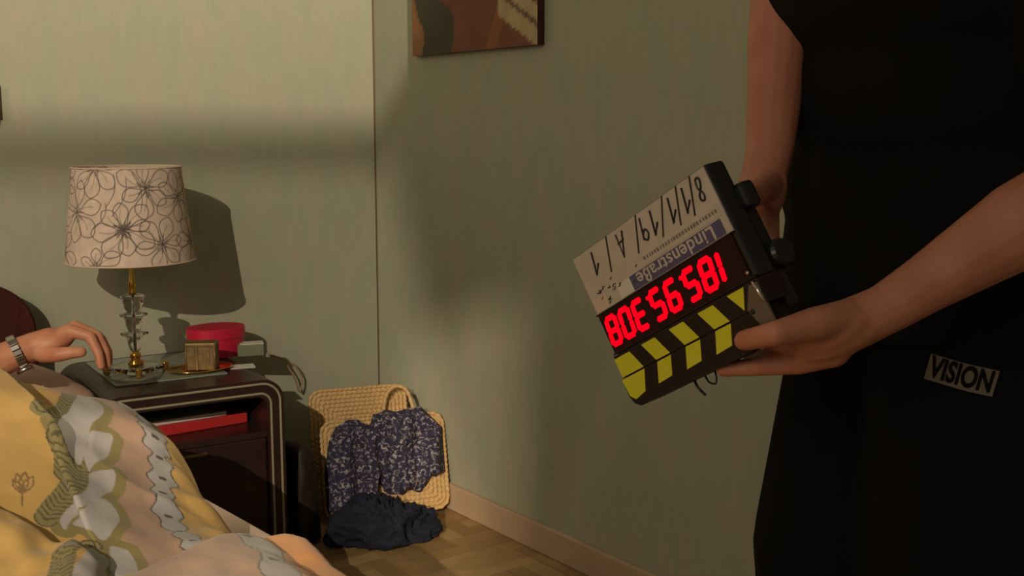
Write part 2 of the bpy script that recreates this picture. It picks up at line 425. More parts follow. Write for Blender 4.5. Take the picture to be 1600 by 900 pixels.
def pillow(name, c, size, rotz, label):
    n = 40; V = np.zeros((n, 2*n, 3))
    for i in range(n):
        ph = -PI/2+PI*i/(n-1)
        for j in range(2*n):
            th = 2*PI*j/(2*n); f = lambda v, e: math.copysign(abs(v)**e, v)
            x = f(math.cos(ph), .9)*f(math.cos(th), .42); y = f(math.cos(ph), .9)*f(math.sin(th), .42)
            z = f(math.sin(ph), .9)*(1-.55*abs(x)**3)*(1-.45*abs(y)**3)
            w = noise.noise((x*2.2, y*2.2, z+3))*.10
            V[i, j] = (x*size[0]/2, y*size[1]/2, max(z*(1+w), -.7)*size[2]/2)
    me = grid_mesh(name, V, True)
    o = obj(name, me, M['pillow'], None, True, Matrix.Translation(c) @ Matrix.Rotation(rotz, 4, 'Z'))
    return tag(o, label, 'pillow')
pillow('pillow', Vector((-1.302, -.30, .480)), (.60, .42, .19), .03, 'pale pink bed pillow under the reaching forearm by the headboard')

# ------------------------------------------------------------------ duvet
def xe(y): return -1.022-.03*smst((-1.08-y)/.17)
CREASE1 = [(-1.37, -.99), (-1.342, -1.071), (-1.329, -1.131), (-1.314, -1.184), (-1.300, -1.25)]
def side(P, line):
    d, _ = poly_dist(P, line)
    sg = np.zeros(len(P)); best = np.full(len(P), 9.)
    for a, b in zip(line, line[1:]):
        a = np.array(a); b = np.array(b); ab = b-a; t = np.clip(((P-a)@ab)/(ab@ab), 0, 1)
        e = np.linalg.norm(P-(a+t[:, None]*ab), axis=1); cr = ab[0]*(P[:, 1]-a[1])-ab[1]*(P[:, 0]-a[0])
        m = e < best; best[m] = e[m]; sg[m] = np.sign(cr)[m]
    return d, sg
def duvet_z(x, y):
    s = np.maximum(xe(y)-x, 0)
    A = np.where(y > -1.05, .05+.16*np.exp(-((y+1.05)/.28)**2), .055+.155*np.exp(-((y+1.05)/.27)**2))
    w = .05+.03*smst((-1.3-y)/.12)
    z = .407+A*(1-np.exp(-s/w))+.075*np.exp(-((x+1.45)/.2)**2-((y+1.15)/.35)**2)
    return z
gy = np.concatenate([np.linspace(-.60, -.94, 40, endpoint=False), np.linspace(-.94, -1.66, 400, endpoint=False), np.linspace(-1.66, -2.0, 30)])
frac = np.concatenate([np.linspace(0, .62, 60, endpoint=False), np.linspace(.62, 1, 330)])
NR, NC = len(gy), len(frac)
Xg = np.zeros((NR, NC)); Yg = np.repeat(gy[:, None], NC, 1)
for i in range(NR): Xg[i] = -2.4+frac*(xe(gy[i])+2.4)
Zg = duvet_z(Xg, Yg)
Pg = np.stack([Xg.ravel(), Yg.ravel()], 1)
d1, s1 = side(Pg, CREASE1)
edge_s = (xe(Yg)-Xg).ravel()
z = Zg.ravel()
near1 = s1 < 0          # the side of the fold towards the foot-left
e1 = smst((-.93-Pg[:, 1])/.08)*smst((Pg[:, 1]+1.30)/.07)
z += np.where(near1, .030*np.exp(-d1/.13)*smst(1-d1/.3), -.020*np.exp(-d1/.010))*e1
calm = np.where(near1 & (Pg[:, 0] < -1.31), .35, 1)
nz = vnoise(Pg[:, 0]+.3*Pg[:, 1], Pg[:, 1]*.6, 9, 5); n2 = vnoise(Pg[:, 0], Pg[:, 1], 24, 8)
ridge = (1-np.abs(vnoise(Pg[:, 0]*.8+Pg[:, 1]*.5, Pg[:, 1]*.5-Pg[:, 0]*.2, 7, 11)))**4
es = smst(edge_s/.05)
z += calm*es*(.014*nz+.005*n2+.012*(ridge-.4))
# scalloped creases on the yellow hem
z += .007*np.sin(Pg[:, 1]*75+3*nz)*np.exp(-((edge_s-.05)/.03)**2)
z = np.maximum(z, .4035)
# ---- printed pattern
YEL = np.array((.58, .36, .115)); ORG = np.array((.58, .27, .10)); PNK = np.array((.43, .275, .20)); WHT = np.array((.46, .43, .42))
OLV = np.array((.27, .215, .08)); INK = np.array((.05, .045, .04)); GRY = np.array((.40, .375, .37)); ROP = np.array((.245, .205, .085))
petals = [[(-1.253, -1.13), (-1.274, -1.157), (-1.298, -1.205), (-1.306, -1.229), (-1.298, -1.239), (-1.289, -1.25), (-1.286, -1.269), (-1.28, -1.274), (-1.264, -1.248), (-1.246, -1.204), (-1.227, -1.169), (-1.196, -1.128), (-1.19, -1.08), (-1.209, -1.04), (-1.228, -1.08)],
    [(-1.241, -1.193), (-1.203, -1.181), (-1.208, -1.204), (-1.232, -1.246), (-1.259, -1.272), (-1.27, -1.286), (-1.271, -1.274), (-1.267, -1.253), (-1.253, -1.224)],
    [(-1.269, -1.288), (-1.232, -1.282), (-1.237, -1.306), (-1.26, -1.329), (-1.275, -1.347), (-1.288, -1.36), (-1.31, -1.378), (-1.33, -1.395), (-1.343, -1.413), (-1.345, -1.396), (-1.332, -1.376), (-1.305, -1.35), (-1.285, -1.325)],
    [(-1.282, -1.351), (-1.265, -1.345), (-1.257, -1.364), (-1.259, -1.39), (-1.274, -1.415), (-1.298, -1.436), (-1.31, -1.412), (-1.329, -1.402), (-1.313, -1.386)],
    [(-1.293, -1.452), (-1.273, -1.458), (-1.269, -1.474), (-1.274, -1.513), (-1.288, -1.551), (-1.321, -1.553), (-1.309, -1.512)]]
petals.append([(x+.055, y-.005) for x, y in [(-1.40, -1.46), (-1.375, -1.45), (-1.36, -1.48), (-1.375, -1.51), (-1.41, -1.52), (-1.43, -1.49)]])
def smooth_loop(p):
    n = len(p); out = []
    for i in range(n):
        p0, p1, p2, p3 = (np.array(p[(i+k-1) % n]) for k in range(4))
        for t_ in (0, .25, .5, .75): out.append(tuple(.5*(2*p1+(p2-p0)*t_+(2*p0-5*p1+4*p2-p3)*t_**2+(3*p1-p0-3*p2+p3)*t_**3)))
    return out
petals = [smooth_loop(p) for p in petals]
rope = [[(-1.215, -1.00), (-1.235, -1.08), (-1.259, -1.13), (-1.289, -1.164), (-1.315, -1.201)], [(-1.305, -1.251), (-1.3, -1.272), (-1.310, -1.301)],
    [(-1.282, -1.28), (-1.3, -1.315), (-1.323, -1.345), (-1.347, -1.369), (-1.362, -1.389)], [(-1.319, -1.45), (-1.343, -1.477), (-1.364, -1.492)]]
strips = [[(-1.10, -.85), (-1.112, -1.06), (-1.128, -1.18), (-1.144, -1.254), (-1.166, -1.317), (-1.178, -1.376), (-1.175, -1.428), (-1.173, -1.475), (-1.165, -1.50)]]
col_y = np.array([-2.0, -1.564, -1.458, -1.353, -1.263, -1.127, -.6]); col_x = np.array([-1.31, -1.294, -1.276, -1.279, -1.274, -1.238, -1.20])
colx = np.interp(Pg[:, 1], col_y, col_x)
st_y = np.array([-2.0, -1.44, -1.376, -1.317, -1.254, -1.18, -1.06, -.6]); st_x = np.array([-1.15, -1.165, -1.178, -1.166, -1.144, -1.128, -1.112, -1.09])
stx = np.interp(Pg[:, 1], st_y, st_x)
rgb = np.repeat(YEL[None], len(Pg), 0)
rgb[(Pg[:, 0] > colx) & (Pg[:, 0] <= stx)] = PNK
rgb[(Pg[:, 0] > stx)] = YEL
pd = np.full(len(Pg), 9.); inn = np.zeros(len(Pg), bool)
for p in petals: pd = np.minimum(pd, poly_dist(Pg, p, True)[0]); inn |= in_poly(Pg, p)
rgb[(pd < .016) & ~inn] = OLV
for p in rope:
    d, s = poly_dist(Pg, p); m = d < .0165
    rgb[m] = np.where((((s+d*.8)*95) % 1 < .32)[:, None], ROP*.45, ROP*1.05)[m]
rgb[inn] = WHT
for p in strips:
    d, s = poly_dist(Pg, p); wv = .0155+.0045*np.sin(s*150)+.003*np.sin(s*61+1)
    rgb[d < wv+.0028] = INK*2; rgb[d < wv] = GRY
    cell = (s % .05)-.025; dot = np.hypot(cell, d-.002)
    rgb[(dot < .0042)] = INK*1.6
def flap(name, poly, height, roll, amp, seed, colour):
    P_ = np.array(poly); lo = P_.min(0)-.004; hi = P_.max(0)+.004; st = .0028
    xs = np.arange(lo[0], hi[0], st); ys = np.arange(lo[1], hi[1], st); X_, Y_ = np.meshgrid(xs, ys)
    Q = np.stack([X_.ravel(), Y_.ravel()], 1); d, _ = poly_dist(Q, poly, True); ins = in_poly(Q, poly); sd = np.where(ins, d, -d)
    n1 = vnoise(Q[:, 0], Q[:, 1], 11, seed); n2 = vnoise(Q[:, 0], Q[:, 1], 26, seed+1)
    zz_ = duvet_z(Q[:, 0], Q[:, 1])+height*(1-np.exp(-np.maximum(sd, 0)/roll))-.016*(sd <= 0)+smst(sd/.05)*amp*(n1+.45*n2)
    zz_ = np.maximum(zz_, .404); col = colour(Q, sd)
    idx = np.arange(len(Q)).reshape(X_.shape); q = np.stack([idx[:-1, :-1], idx[:-1, 1:], idx[1:, 1:], idx[1:, :-1]], -1).reshape(-1, 4)
    q = q[(sd[q] > -.0045).all(1)]; used = np.unique(q); re = np.full(len(Q), -1); re[used] = np.arange(len(used))
    me = bpy.data.meshes.new(name); me.from_pydata(np.stack([Q[:, 0], Q[:, 1], zz_], 1)[used].tolist(), [], re[q].tolist()); me.shade_smooth(); paint(me, col[used])
    return me
# leaf motif
for a, l in ((-.5, .030), (-.2, .038), (.15, .040), (.5, .034)):
    c0 = np.array((-1.381, -1.339)); dr = np.array((math.sin(a)*.9+.25, math.cos(a))); nr = np.array((-dr[1], dr[0]))
    t = np.linspace(0, 1, 12); cl = [tuple(c0+dr*l*q+nr*.0055*math.sin(PI*q)) for q in t]+[tuple(c0+dr*l*q-nr*.0055*math.sin(PI*q)) for q in t[::-1]]
    d, _ = poly_dist(Pg, cl, True); rgb[d < .0013] = (.25, .15, .06)
d, _ = poly_dist(Pg, [(-1.381, -1.339), (-1.387, -1.362)]); rgb[d < .0014] = (.25, .15, .06)
Vd = np.stack([Pg[:, 0], Pg[:, 1], z], 1).reshape(NR, NC, 3)
me = grid_mesh('duvet', Vd); paint(me, rgb)
duv = obj('duvet', me, M['duvet'], None, True)
so = duv.modifiers.new('thickness', 'SOLIDIFY'); so.thickness = .006; so.offset = -1
def col1(Q, sd):
    c = np.repeat(PNK[None], len(Q), 0); sx = np.interp(Q[:, 1], [-1.9, -1.657, -1.578, -1.515, -1.469, -1.42], [-1.16, -1.134, -1.104, -1.094, -1.105, -1.125])
    c[Q[:, 0] > sx] = ORG
    c[(Q[:, 0]-.6*(Q[:, 1]+1.55)) < -1.27] = OLV*1.5
    ln = [(-1.125, -1.42), (-1.103, -1.469), (-1.090, -1.515), (-1.098, -1.578), (-1.134, -1.70), (-1.15, -1.9)]
    d, t_ = poly_dist(Q, ln); wv = .021+.006*np.sin(t_*48+2.2)
    c[d < wv+.0026] = INK*2; c[d < wv] = GRY; c[np.hypot((t_ % .11)-.078, d-.003) < .0058] = INK*1.5
    return c
f1 = flap('turned_corner', [(-1.42, -1.95), (-1.38, -1.60), (-1.312, -1.585), (-1.24, -1.545), (-1.15, -1.478), (-1.05, -1.422), (-1.005, -1.425), (-.984, -1.445), (-.972, -1.475), (-.980, -1.53), (-.992, -1.60), (-.99, -1.75), (-1.0, -1.95)], .052, .010, .006, 21, col1)
obj('turned_corner', f1, M['duvet'], duv, True)
def col2(Q, sd):
    c = np.repeat(YEL[None], len(Q), 0)
    d, t_ = poly_dist(Q, [(-1.325, -1.475), (-1.352, -1.51), (-1.375, -1.535), (-1.40, -1.60)]); m = d < .016
    c[m] = np.where((((t_+d*.8)*95) % 1 < .32)[:, None], ROP*.45, ROP*1.05)[m]
    w_ = in_poly(Q, [(-1.31, -1.48), (-1.345, -1.535), (-1.385, -1.60), (-1.39, -1.8), (-1.28, -1.8), (-1.28, -1.48)]) & ~m; c[w_] = WHT
    return c
f2 = flap('rumpled_fold', [(-1.75, -1.20), (-1.457, -1.333), (-1.417, -1.376), (-1.392, -1.411), (-1.371, -1.444), (-1.362, -1.466), (-1.346, -1.458), (-1.328, -1.482), (-1.320, -1.55), (-1.339, -1.61), (-1.36, -1.70), (-1.75, -1.80)], .050, .012, .036, 31, col2)
obj('rumpled_fold', f2, M['duvet'], duv, True)
tag(duv, 'yellow and pink printed duvet with white petals and a dotted border, heaped on the bed', 'duvet')

# ================================================================== NIGHTSTAND
NS = thing('nightstand', 'maroon lacquered nightstand with rounded corners and double metal trim', 'nightstand', (-.757, -.028, 0), math.radians(-4.5))
NW, ND, NH = .45, .465, .484       # local: x -NW/2..NW/2, y 0..-ND (front), z 0..NH
def ring_prism(w0, h0, r0, w1, h1, r1, y0, y1, cz0, cz1):
    o_ = rrect(w0, h0, r0, 8, 0, cz0); i_ = rrect(w1, h1, r1, 8, 0, cz1); bm = bmesh.new(); n = len(o_)
    R = [[bm.verts.new((x, y, zz)) for x, zz in pts] for y in (y0, y1) for pts in (o_, i_)]
    for i in range(n):
        j = (i+1) % n
        bm.faces.new((R[0][i], R[0][j], R[2][j], R[2][i])); bm.faces.new((R[1][i], R[3][i], R[3][j], R[1][j]))
        bm.faces.new((R[0][i], R[1][i], R[1][j], R[0][j])); bm.faces.new((R[2][i], R[2][j], R[3][j], R[3][i]))
    bmesh.ops.recalc_face_normals(bm, faces=bm.faces[:]); return bm
b_h = NH-.03; cz = .03+b_h/2
t = .042
lobj('carcass', ring_prism(NW, b_h, .055, NW-2*t, b_h-2*t, .03, -ND, 0, cz, cz), M['lacquer'], NS)
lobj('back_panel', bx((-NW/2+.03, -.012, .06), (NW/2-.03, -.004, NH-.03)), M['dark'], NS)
def trim_path(inset, r, y): return [(x, y, zz) for x, zz in rrect(NW-2*inset, b_h-2*inset, r, 8, 0, cz)]
lobj('outer_trim', tube(trim_path(.010, .047, -ND-.0005), .0032, 8, True), M['trim'], NS, True)
lobj('inner_trim', tube(trim_path(.034, .028, -ND-.0005), .0032, 8, True), M['trim'], NS, True)
lobj('shelf', bx((-NW/2+t, -ND+.012, .335), (NW/2-t, -.01, .350)), M['lacquer'], NS)
dr = lobj('drawer_front', bx((-NW/2+t+.002, -ND+.012, .075), (NW/2-t-.002, -ND+.03, .333), .004), M['lacquer'], NS)
lobj('handle', bx((-.06, -ND+.002, .312), (.03, -ND+.013, .320), .003), M['brass'], dr)
for x in (-NW/2+.05, NW/2-.05):
    for y in (-ND+.05, -.05): lobj('foot', lathe([(0, 0), (.016, 0), (.02, .031), (0, .031)], (x, y, 0), 16), M['dark'], NS)
lobj('glass_plate', bx((-.155, -.355, NH), (.12, -.03, NH+.004), .0015), M['plate'], NS, label='pale glass plate lying on the top')

# shelf contents
def ns(x, y, z): return WM[NS] @ Vector((x, y, z))
mNS = lambda x, y, z, rz=0: WM[NS] @ Matrix.Translation((x, y, z)) @ Matrix.Rotation(rz, 4, 'Z')
bk = thing('book', 'red book lying on the nightstand shelf', 'book', matrix=mNS(.035, -.262, .3505, .10))
lobj('cover', bx((-.125, -.10, 0), (.125, .10, .026), .003), M['redbook'], bk)
lobj('pages', bx((-.120, -.094, .004), (.1265, .101, .022)), M['paper'], bk)
mg = obj('magazine', bx((-.12, -.09, 0), (.105, .09, .012), .002), M['paper'], None, False, mNS(.005, -.266, .3767, .06))
tag(mg, 'white magazine on top of the red book in the shelf', 'magazine')

# lamp ---------------------------------------------------------------
LP = Vector((-.850, -.252, NH+.004))
lamp = thing('table_lamp', 'crystal glass table lamp with cream floral drum shade and brass neck', 'lamp', LP)
def fl_(name, prof, m, n=32): return lobj(name, lathe(prof, n=n), M[m], lamp, True)
fb = bx((-.058, -.058, .008), (.058, .058, .020), .003); bmesh.ops.rotate(fb, verts=fb.verts, cent=(0, 0, 0), matrix=Matrix.Rotation(.55, 3, 'Z'))
lobj('glass_base', fb, M['glass'], lamp)
for a in range(4):
    an = .55+PI/4+a*PI/2; c = (.070*math.cos(an), .070*math.sin(an), 0)
    lobj('brass_foot', lathe([(0, 0), (.006, 0), (.009, .006), (.007, .013), (.008, .02), (.004, .025), (0, .026)], c, 14), M['gold'], lamp, True)
fl_('brass_collar', [(0, .020), (.019, .020), (.020, .026), (.010, .034), (.014, .042), (.012, .050), (.007, .056), (0, .056)], 'gold')
zz = .056
for k in range(3):
    h = .048
    fl_('glass_tier', [(.0035, zz), (.011+.002*k, zz+.001), (.017+.003*k, zz+.015), (.021+.003*k, zz+h-.008), (.033, zz+h-.006), (.034, zz+h-.002), (.022, zz+h-.0005), (.0035, zz+h-.0005), (.0035, zz)], 'glass')
    zz += h
fl_('stem', [(0, .05), (.003, .05), (.003, zz+.01), (0, zz+.01)], 'steel', 12)
fl_('neck', [(0, zz), (.009, zz), (.011, zz+.006), (.006, zz+.014), (.010, zz+.022), (.007, zz+.034), (.0055, zz+.06), (.005, zz+.10), (0, zz+.10)], 'gold')
SZ0, SZ1, SR0, SR1 = .286, .517, .155, .129
fl_('bulb_socket', [(0, zz+.095), (.016, zz+.095), (.016, zz+.145), (.012, zz+.15), (.028, zz+.185), (.026, zz+.215), (.012, zz+.235), (0, zz+.237)], 'paper')
for zc, rr_ in ((SZ1-.012, SR1-.003),):
    for a in range(3):
        lobj('shade_spoke', tube([(0, 0, zz+.16), (rr_*math.cos(a*2.094), rr_*math.sin(a*2.094), zc)], .0015, 6), M['trim'], lamp)
# shade with drawn flowers
NTH, NZ = 620, 150
TH = np.repeat(np.linspace(0, 2*PI, NTH, endpoint=False)[None], NZ, 0); HH = np.repeat(np.linspace(0, 1, NZ)[:, None], NTH, 1)
RR = SR0+(SR1-SR0)*HH
V = np.stack([RR*np.cos(TH), RR*np.sin(TH), SZ0+(SZ1-SZ0)*HH], -1)
U = np.stack([((TH-3.95+PI) % (2*PI)-PI).ravel()*.14, (HH*(SZ1-SZ0)).ravel()], 1)   # flat coordinates, 0 facing the room
scol = np.repeat(np.array((.63, .49, .40))[None], len(U), 0); LINE = np.array((.10, .08, .07))
def stroke(pts, w, c=LINE, k=.85):
    lo = np.min(pts, 0)-.01; hi = np.max(pts, 0)+.01
    m = np.where((U[:, 0] > lo[0]) & (U[:, 0] < hi[0]) & (U[:, 1] > lo[1]) & (U[:, 1] < hi[1]))[0]
    if len(m) == 0: return
    d, _ = poly_dist(U[m], pts); a = np.clip(1.4-d/w, 0, 1)*k
    scol[m] = scol[m]*(1-a[:, None])+c*a[:, None]
def flower(cx, cy, r, n, a0, rnd, core):
    for k in range(n):
        a = a0+2*PI*k/n+rnd.uniform(-.15, .15); l = r*rnd.uniform(.85, 1.2); wd = l*rnd.uniform(.26, .36)
        d = np.array((math.cos(a), math.sin(a))); nn = np.array((-d[1], d[0])); t = np.linspace(0, 1, 16)
        prof = np.sin(PI*t**1.4)**.75
        c0 = np.array((cx, cy))+d*r*.16
        for sg in (1, -1): stroke([tuple(c0+d*l*q+nn*sg*wd*p) for q, p in zip(t, prof)], .0014)
        stroke([tuple(c0+d*l*q+nn*.2*wd*math.sin(5*q)) for q in t[2:11]], .0011, k=.6)
    for k in range(core):
        a = 2*PI*k/core+rnd.uniform(-.2, .2); l = r*rnd.uniform(.2, .42)
        stroke([(cx, cy), (cx+l*math.cos(a), cy+l*math.sin(a))], .0016, LINE*.8)
rnd = random.Random(3)
flower(-.073, .128, .062, 6, .35, rnd, 9); flower(.050, .088, .058, 8, .1, rnd, 26)
flower(-.02, .235, .06, 7, .2, rnd, 10); flower(.105, .185, .058, 6, .5, rnd, 12); flower(-.135, .03, .055, 6, .9, rnd, 8)
flower(-.01, .0, .045, 6, .5, rnd, 8); flower(.135, .05, .055, 6, .2, rnd, 10); flower(-.14, .21, .05, 6, .3, rnd, 8)
for cx, cy in ((.2, .16), (.24, .05), (.30, .19), (.35, .09), (.42, .17), (-.22, .1), (-.27, .2), (-.31, .06), (-.38, .15)): flower(cx, cy, .058, 7, cx*9, rnd, 10)
for x0, y0, x1, y1 in ((.01, .14, .03, .22), (.025, .12, .06, .21), (-.02, .09, .01, .15), (.09, .13, .075, .22)):
    stroke([(x0+(x1-x0)*q+.012*math.sin(PI*q), y0+(y1-y0)*q) for q in np.linspace(0, 1, 12)], .0012)
me = grid_mesh('lamp_shade', V, True); paint(me, scol)
shd = lobj('lamp_shade', me, M['shade'], lamp, True)
so = shd.modifiers.new('thickness', 'SOLIDIFY'); so.thickness = .0016; so.offset = -1
for nm, zc, rr_ in (('bottom_rim', SZ0, SR0), ('top_rim', SZ1, SR1)):
    b = tube([(rr_*math.cos(2*PI*k/64), rr_*math.sin(2*PI*k/64), zc) for k in range(64)], .0022, 6, True)
    obj(nm, b, M['sheet'], shd, True, WM[lamp])

# things on the nightstand --------------------------------------------
c = onz(336, 557, NH); bxr = .080
rb = thing('round_box', 'crimson round lidded box behind the brass trinket box', 'box', c+Vector((.014, .022, .001)))
rb_z = .001
lobj('body', lathe([(0, 0), (bxr-.003, 0), (bxr-.003, .05), (0, .05)], n=48, sy=.8), M['crimson'], rb)
lobj('lid', lathe([(0, .050), (bxr, .050), (bxr+.0005, .052), (bxr, .076), (bxr-.003, .078), (0, .079)], n=48, sy=.8), M['crimson'], rb)
c = onz(313, 580, NH)
ds = thing('brass_dish', 'shallow oval brass dish holding a small trinket box', 'dish', (c.x, c.y, NH+.0005))
dsm = lathe([(0, 0), (.05, 0), (.06, .002), (.080, .008), (.082, .009), (.080, .0105), (.058, .0045), (0, .004)], n=48, sy=.72)
lobj('bowl', dsm, M['gold'], ds, True)
lobj('rim', tube([(.081*math.cos(2*PI*k/48), .0583*math.sin(2*PI*k/48), .0095) for k in range(48)], .0016, 6, True), M['gold'], ds, True)
tb = thing('trinket_box', 'small brown and brass trinket box standing on the oval dish', 'box', (c.x+.008, c.y+.004, NH+.0053), math.radians(-33))
lobj('body', bx((-.036, -.022, 0), (.036, .022, .066), .002), M['brownpan'], tb)
lobj('band', bx((-.012, -.0245, 0), (-.006, .0245, .0685), .001), M['brass'], tb)
lobj('lid', bx((-.039, -.025, .060), (.039, .025, .0705), .003), M['brass'], tb)
for sx in (-1, 1):
    for sy in (-1, 1): lobj('corner_post', tube([(sx*.036, sy*.022, 0), (sx*.036, sy*.022, .062)], .0025, 8), M['brass'], tb, True)
for i in range(4): lobj('slat', bx((.002+i*.008, -.0235, .012), (.006+i*.008, -.0215, .05)), M['brass'], tb)
c = onz(378, 573, NH)
pc = obj('note_card', bx((-.032, -.026, 0), (.032, .026, .0012)), M['paper'], None, False, Matrix.Translation((c.x, c.y, NH+.0003)) @ Matrix.Rotation(-.3, 4, 'Z'))
tag(pc, 'blank white note card lying by the crimson box', 'card')
c = onz(395, 556, NH)
gb = thing('carton', 'small grey green carton behind the crimson box', 'box', (c.x+.002, c.y+.02, NH+.0005), -.35)
lobj('body', bx((-.035, -.025, 0), (.035, .025, .032), .0015), M['greybox'], gb)
lobj('paper_slip', bx((-.028, -.024, .032), (.035, .02, .0332)), M['paper'], gb)
# cord behind the nightstand
p = [ony(418, 553, -.02), ony(445, 562, -.025), ony(462, 573, -.03), ony(472, 592, -.03), ony(468, 612, -.03), ony(460, 590, -.04), ony(448, 570, -.045)]
cd = obj('cord', tube(spline(p, 8), .0028, 8), M['cord'], None, True)
tag(cd, 'tan electric cord looped at the wall behind the nightstand', 'cord')

# ================================================================== STRAW BAG, SCARF, NAVY CLOTH
bl = onz(508, 824, 0); br = onz(716, 797, 0); br.x = min(br.x, -.022)
ux = (br-bl); BW = ux.length; ux.normalize()
nrm = Vector((ux.y, -ux.x, 0)); nrm = nrm if nrm.y < 0 else -nrm      # towards the room
lean = math.radians(14)
upv = (Vector((0, 0, 1))*math.cos(lean)-nrm*math.sin(lean)).normalized(); nv = ux.cross(upv); nv = nv if nv.dot(nrm) > 0 else -nv
FR = Matrix((ux, upv, nv)).transposed().to_4x4(); FR.translation = (bl+br)/2+Vector((0, 0, .010))
bag = thing('straw_bag', 'woven natural straw bag leaning into the room corner under a scarf', 'bag', matrix=FR)
def woven(w, h, y0, z0, par, rr=.0062, gap=.0118, rad=.038):
    k = 0; ins = rr
    while min(w, h)/2-ins > .008:
        ww, hh = w-2*ins, h-2*ins; r_ = max(min(rad-ins*.9, ww/2-.002, hh/2-.002), .006)
        pts = rrect(ww, hh, r_, 5, 0, y0+h/2)
        dense = []
        for i in range(len(pts)):
            a = np.array(pts[i]); b = np.array(pts[(i+1) % len(pts)]); m_ = max(1, int(np.linalg.norm(b-a)/.0036))
            for q in range(m_): dense.append(a+(b-a)*q/m_)
        ph = (k % 2)*1.6
        rf = lambda i: rr*(.84+.22*math.sin(i*1.57+ph))
        lobj('woven_row', tube([(x, y, z0+random.uniform(-.0006, .0006)) for x, y in dense], rr, 6, True, rf), M['straw'], par, True)
        ins += gap; k += 1
    lobj('panel_core', prism(rrect(w-.008, h-.008, rad-.004, 5, 0, y0+h/2), z0-.004, z0+.001), M['straw'], par)
woven(BW, .285, 0, 0, bag)
# taller back panel, shifted to the left
woven(BW*.80, .375, .0, -.085, bag)
bag_back = [o for o in bag.children if abs(sum(v.co.z for v in o.data.vertices)/len(o.data.vertices)+.085) < .01]
for o in bag_back: o.matrix_basis = o.matrix_basis @ Matrix.Translation((-.048, 0, 0))
lobj('gusset', bx((-BW/2+.03, .004, -.084), (BW/2-.045, .014, -.003), .003), M['straw'], bag)
for sx in (-1, 1):
    lobj('gusset', bx((sx*(BW/2-.035)-.035*(sx > 0)-.004, .01, -.084), (sx*(BW/2-.035)-.035*(sx > 0)+.004, .25, -.003), .003), M['straw'], bag)
hp = [(.02, .30, -.06), (.03, .345, -.045), (.055, .365, -.035), (.085, .35, -.03), (.10, .30, -.03), (.10, .26, -.02)]
lobj('handle', tube(spline(hp, 8), .0065, 8, rf=lambda i: .0065*(.88+.2*math.sin(i*2))), M['straw'], bag, True)

FRi = FR.inverted()
def onpanel(px, py, off=.0):
    o_ = FRi @ CAM; d_ = FRi.to_3x3() @ ray(px, py); t_ = (off-o_.z)/d_.z; return o_+d_*t_
top = [(506, 735), (511, 690), (522, 665), (540, 654), (560, 658), (577, 663), (581, 646), (610, 641), (632, 640), (645, 638), (655, 631), (664, 640), (676, 652), (688, 668), (694, 700), (695, 725)]
bot = [(504, 770), (512, 800), (540, 802), (565, 806), (585, 800), (588, 752), (600, 770), (620, 772), (645, 768), (660, 760), (674, 750), (686, 742), (694, 736)]
T2 = [onpanel(*q) for q in top]; B2 = [onpanel(*q) for q in bot]
us = np.linspace(max(T2[0].x, B2[0].x)-.001, min(T2[-1].x, B2[-1].x), 150)
tp = np.interp(us, [q.x for q in T2], [q.y for q in T2]); bt = np.interp(us, [q.x for q in B2], [q.y for q in B2])
tt = np.linspace(0, 1, 90)
bt = bt+.016*vnoise(us, us*0, 26, 3)+.008*vnoise(us, us*0, 60, 4); tp = tp+.010*vnoise(us, us*0, 30, 5)
XX = np.repeat(us[None], 90, 0); YY = tp[None]+(bt-tp)[None]*tt[:, None]
U0 = (XX-us[0])/(us[-1]-us[0])
ed = np.minimum(np.minimum(U0, 1-U0)/.05, np.minimum(tt[:, None], 1-tt[:, None])/.09); ed = smst(ed)
ph_ = U0*13+.9*np.sin(tt[:, None]*2.5)+.5*vnoise(XX, YY, 9, 6)
fold = 1.1-2.0*np.abs(np.sin(ph_))**.7*(.4+.6*smst(tt[:, None]*2.2))+np.sin(U0*61+2)*.25
ZZ = .0095+ed*(.026+.016*fold*(.4+.6*tt[:, None])+.014*vnoise(XX, YY, 14, 4))
XX = XX+.006*vnoise(XX, YY, 22, 9)*ed
ZZ += .012*np.exp(-((U0-.18)/.16)**2)
ZZ = np.maximum(ZZ, .0085)
me = grid_mesh('scarf', np.stack([XX, YY, ZZ], -1)[:, ::1])
sc_ = obj('scarf', me, M['scarf'], None, True, FR)
s_ = sc_.modifiers.new('thickness', 'SOLIDIFY'); s_.thickness = .0025; s_.offset = 1
tag(sc_, 'crumpled navy scarf with pale floral print draped over the straw bag', 'scarf')

c = onz(592, 842, 0); bm = bmesh.new(); bmesh.ops.create_icosphere(bm, subdivisions=6, radius=1)
for v in bm.verts:
    q = v.co.copy(); n1 = noise.noise(q*1.7+Vector((3, 1, 2))); n2_ = 1-abs(noise.noise(q*3.1+Vector((7, 0, 1)))); n3 = noise.noise(q*7)
    n4 = 1-abs(noise.noise(q*4.6+Vector((2, 5, 9))))
    k = 1+.34*n1+.20*(n2_**2-.5)+.05*n3
    v.co = Vector((q.x*.135*k, q.y*.078*k, max(q.z*.086*k, -.03)+.031))
    v.co.z *= 1-.35*max(0, q.x)
    v.co.z = max(.001, v.co.z+max(0, q.z)*(.030*(n4**3-.45)+.016*(1-abs(noise.noise(q*8.5)))**3-.008))
nv_ = obj('navy_garment', bm, M['navy'], None, True, Matrix.Translation((c.x+.004, c.y-.01, .001)) @ Matrix.Rotation(-.35, 4, 'Z'))
tag(nv_, 'dark navy garment crumpled on the parquet in front of the straw bag', 'clothing')

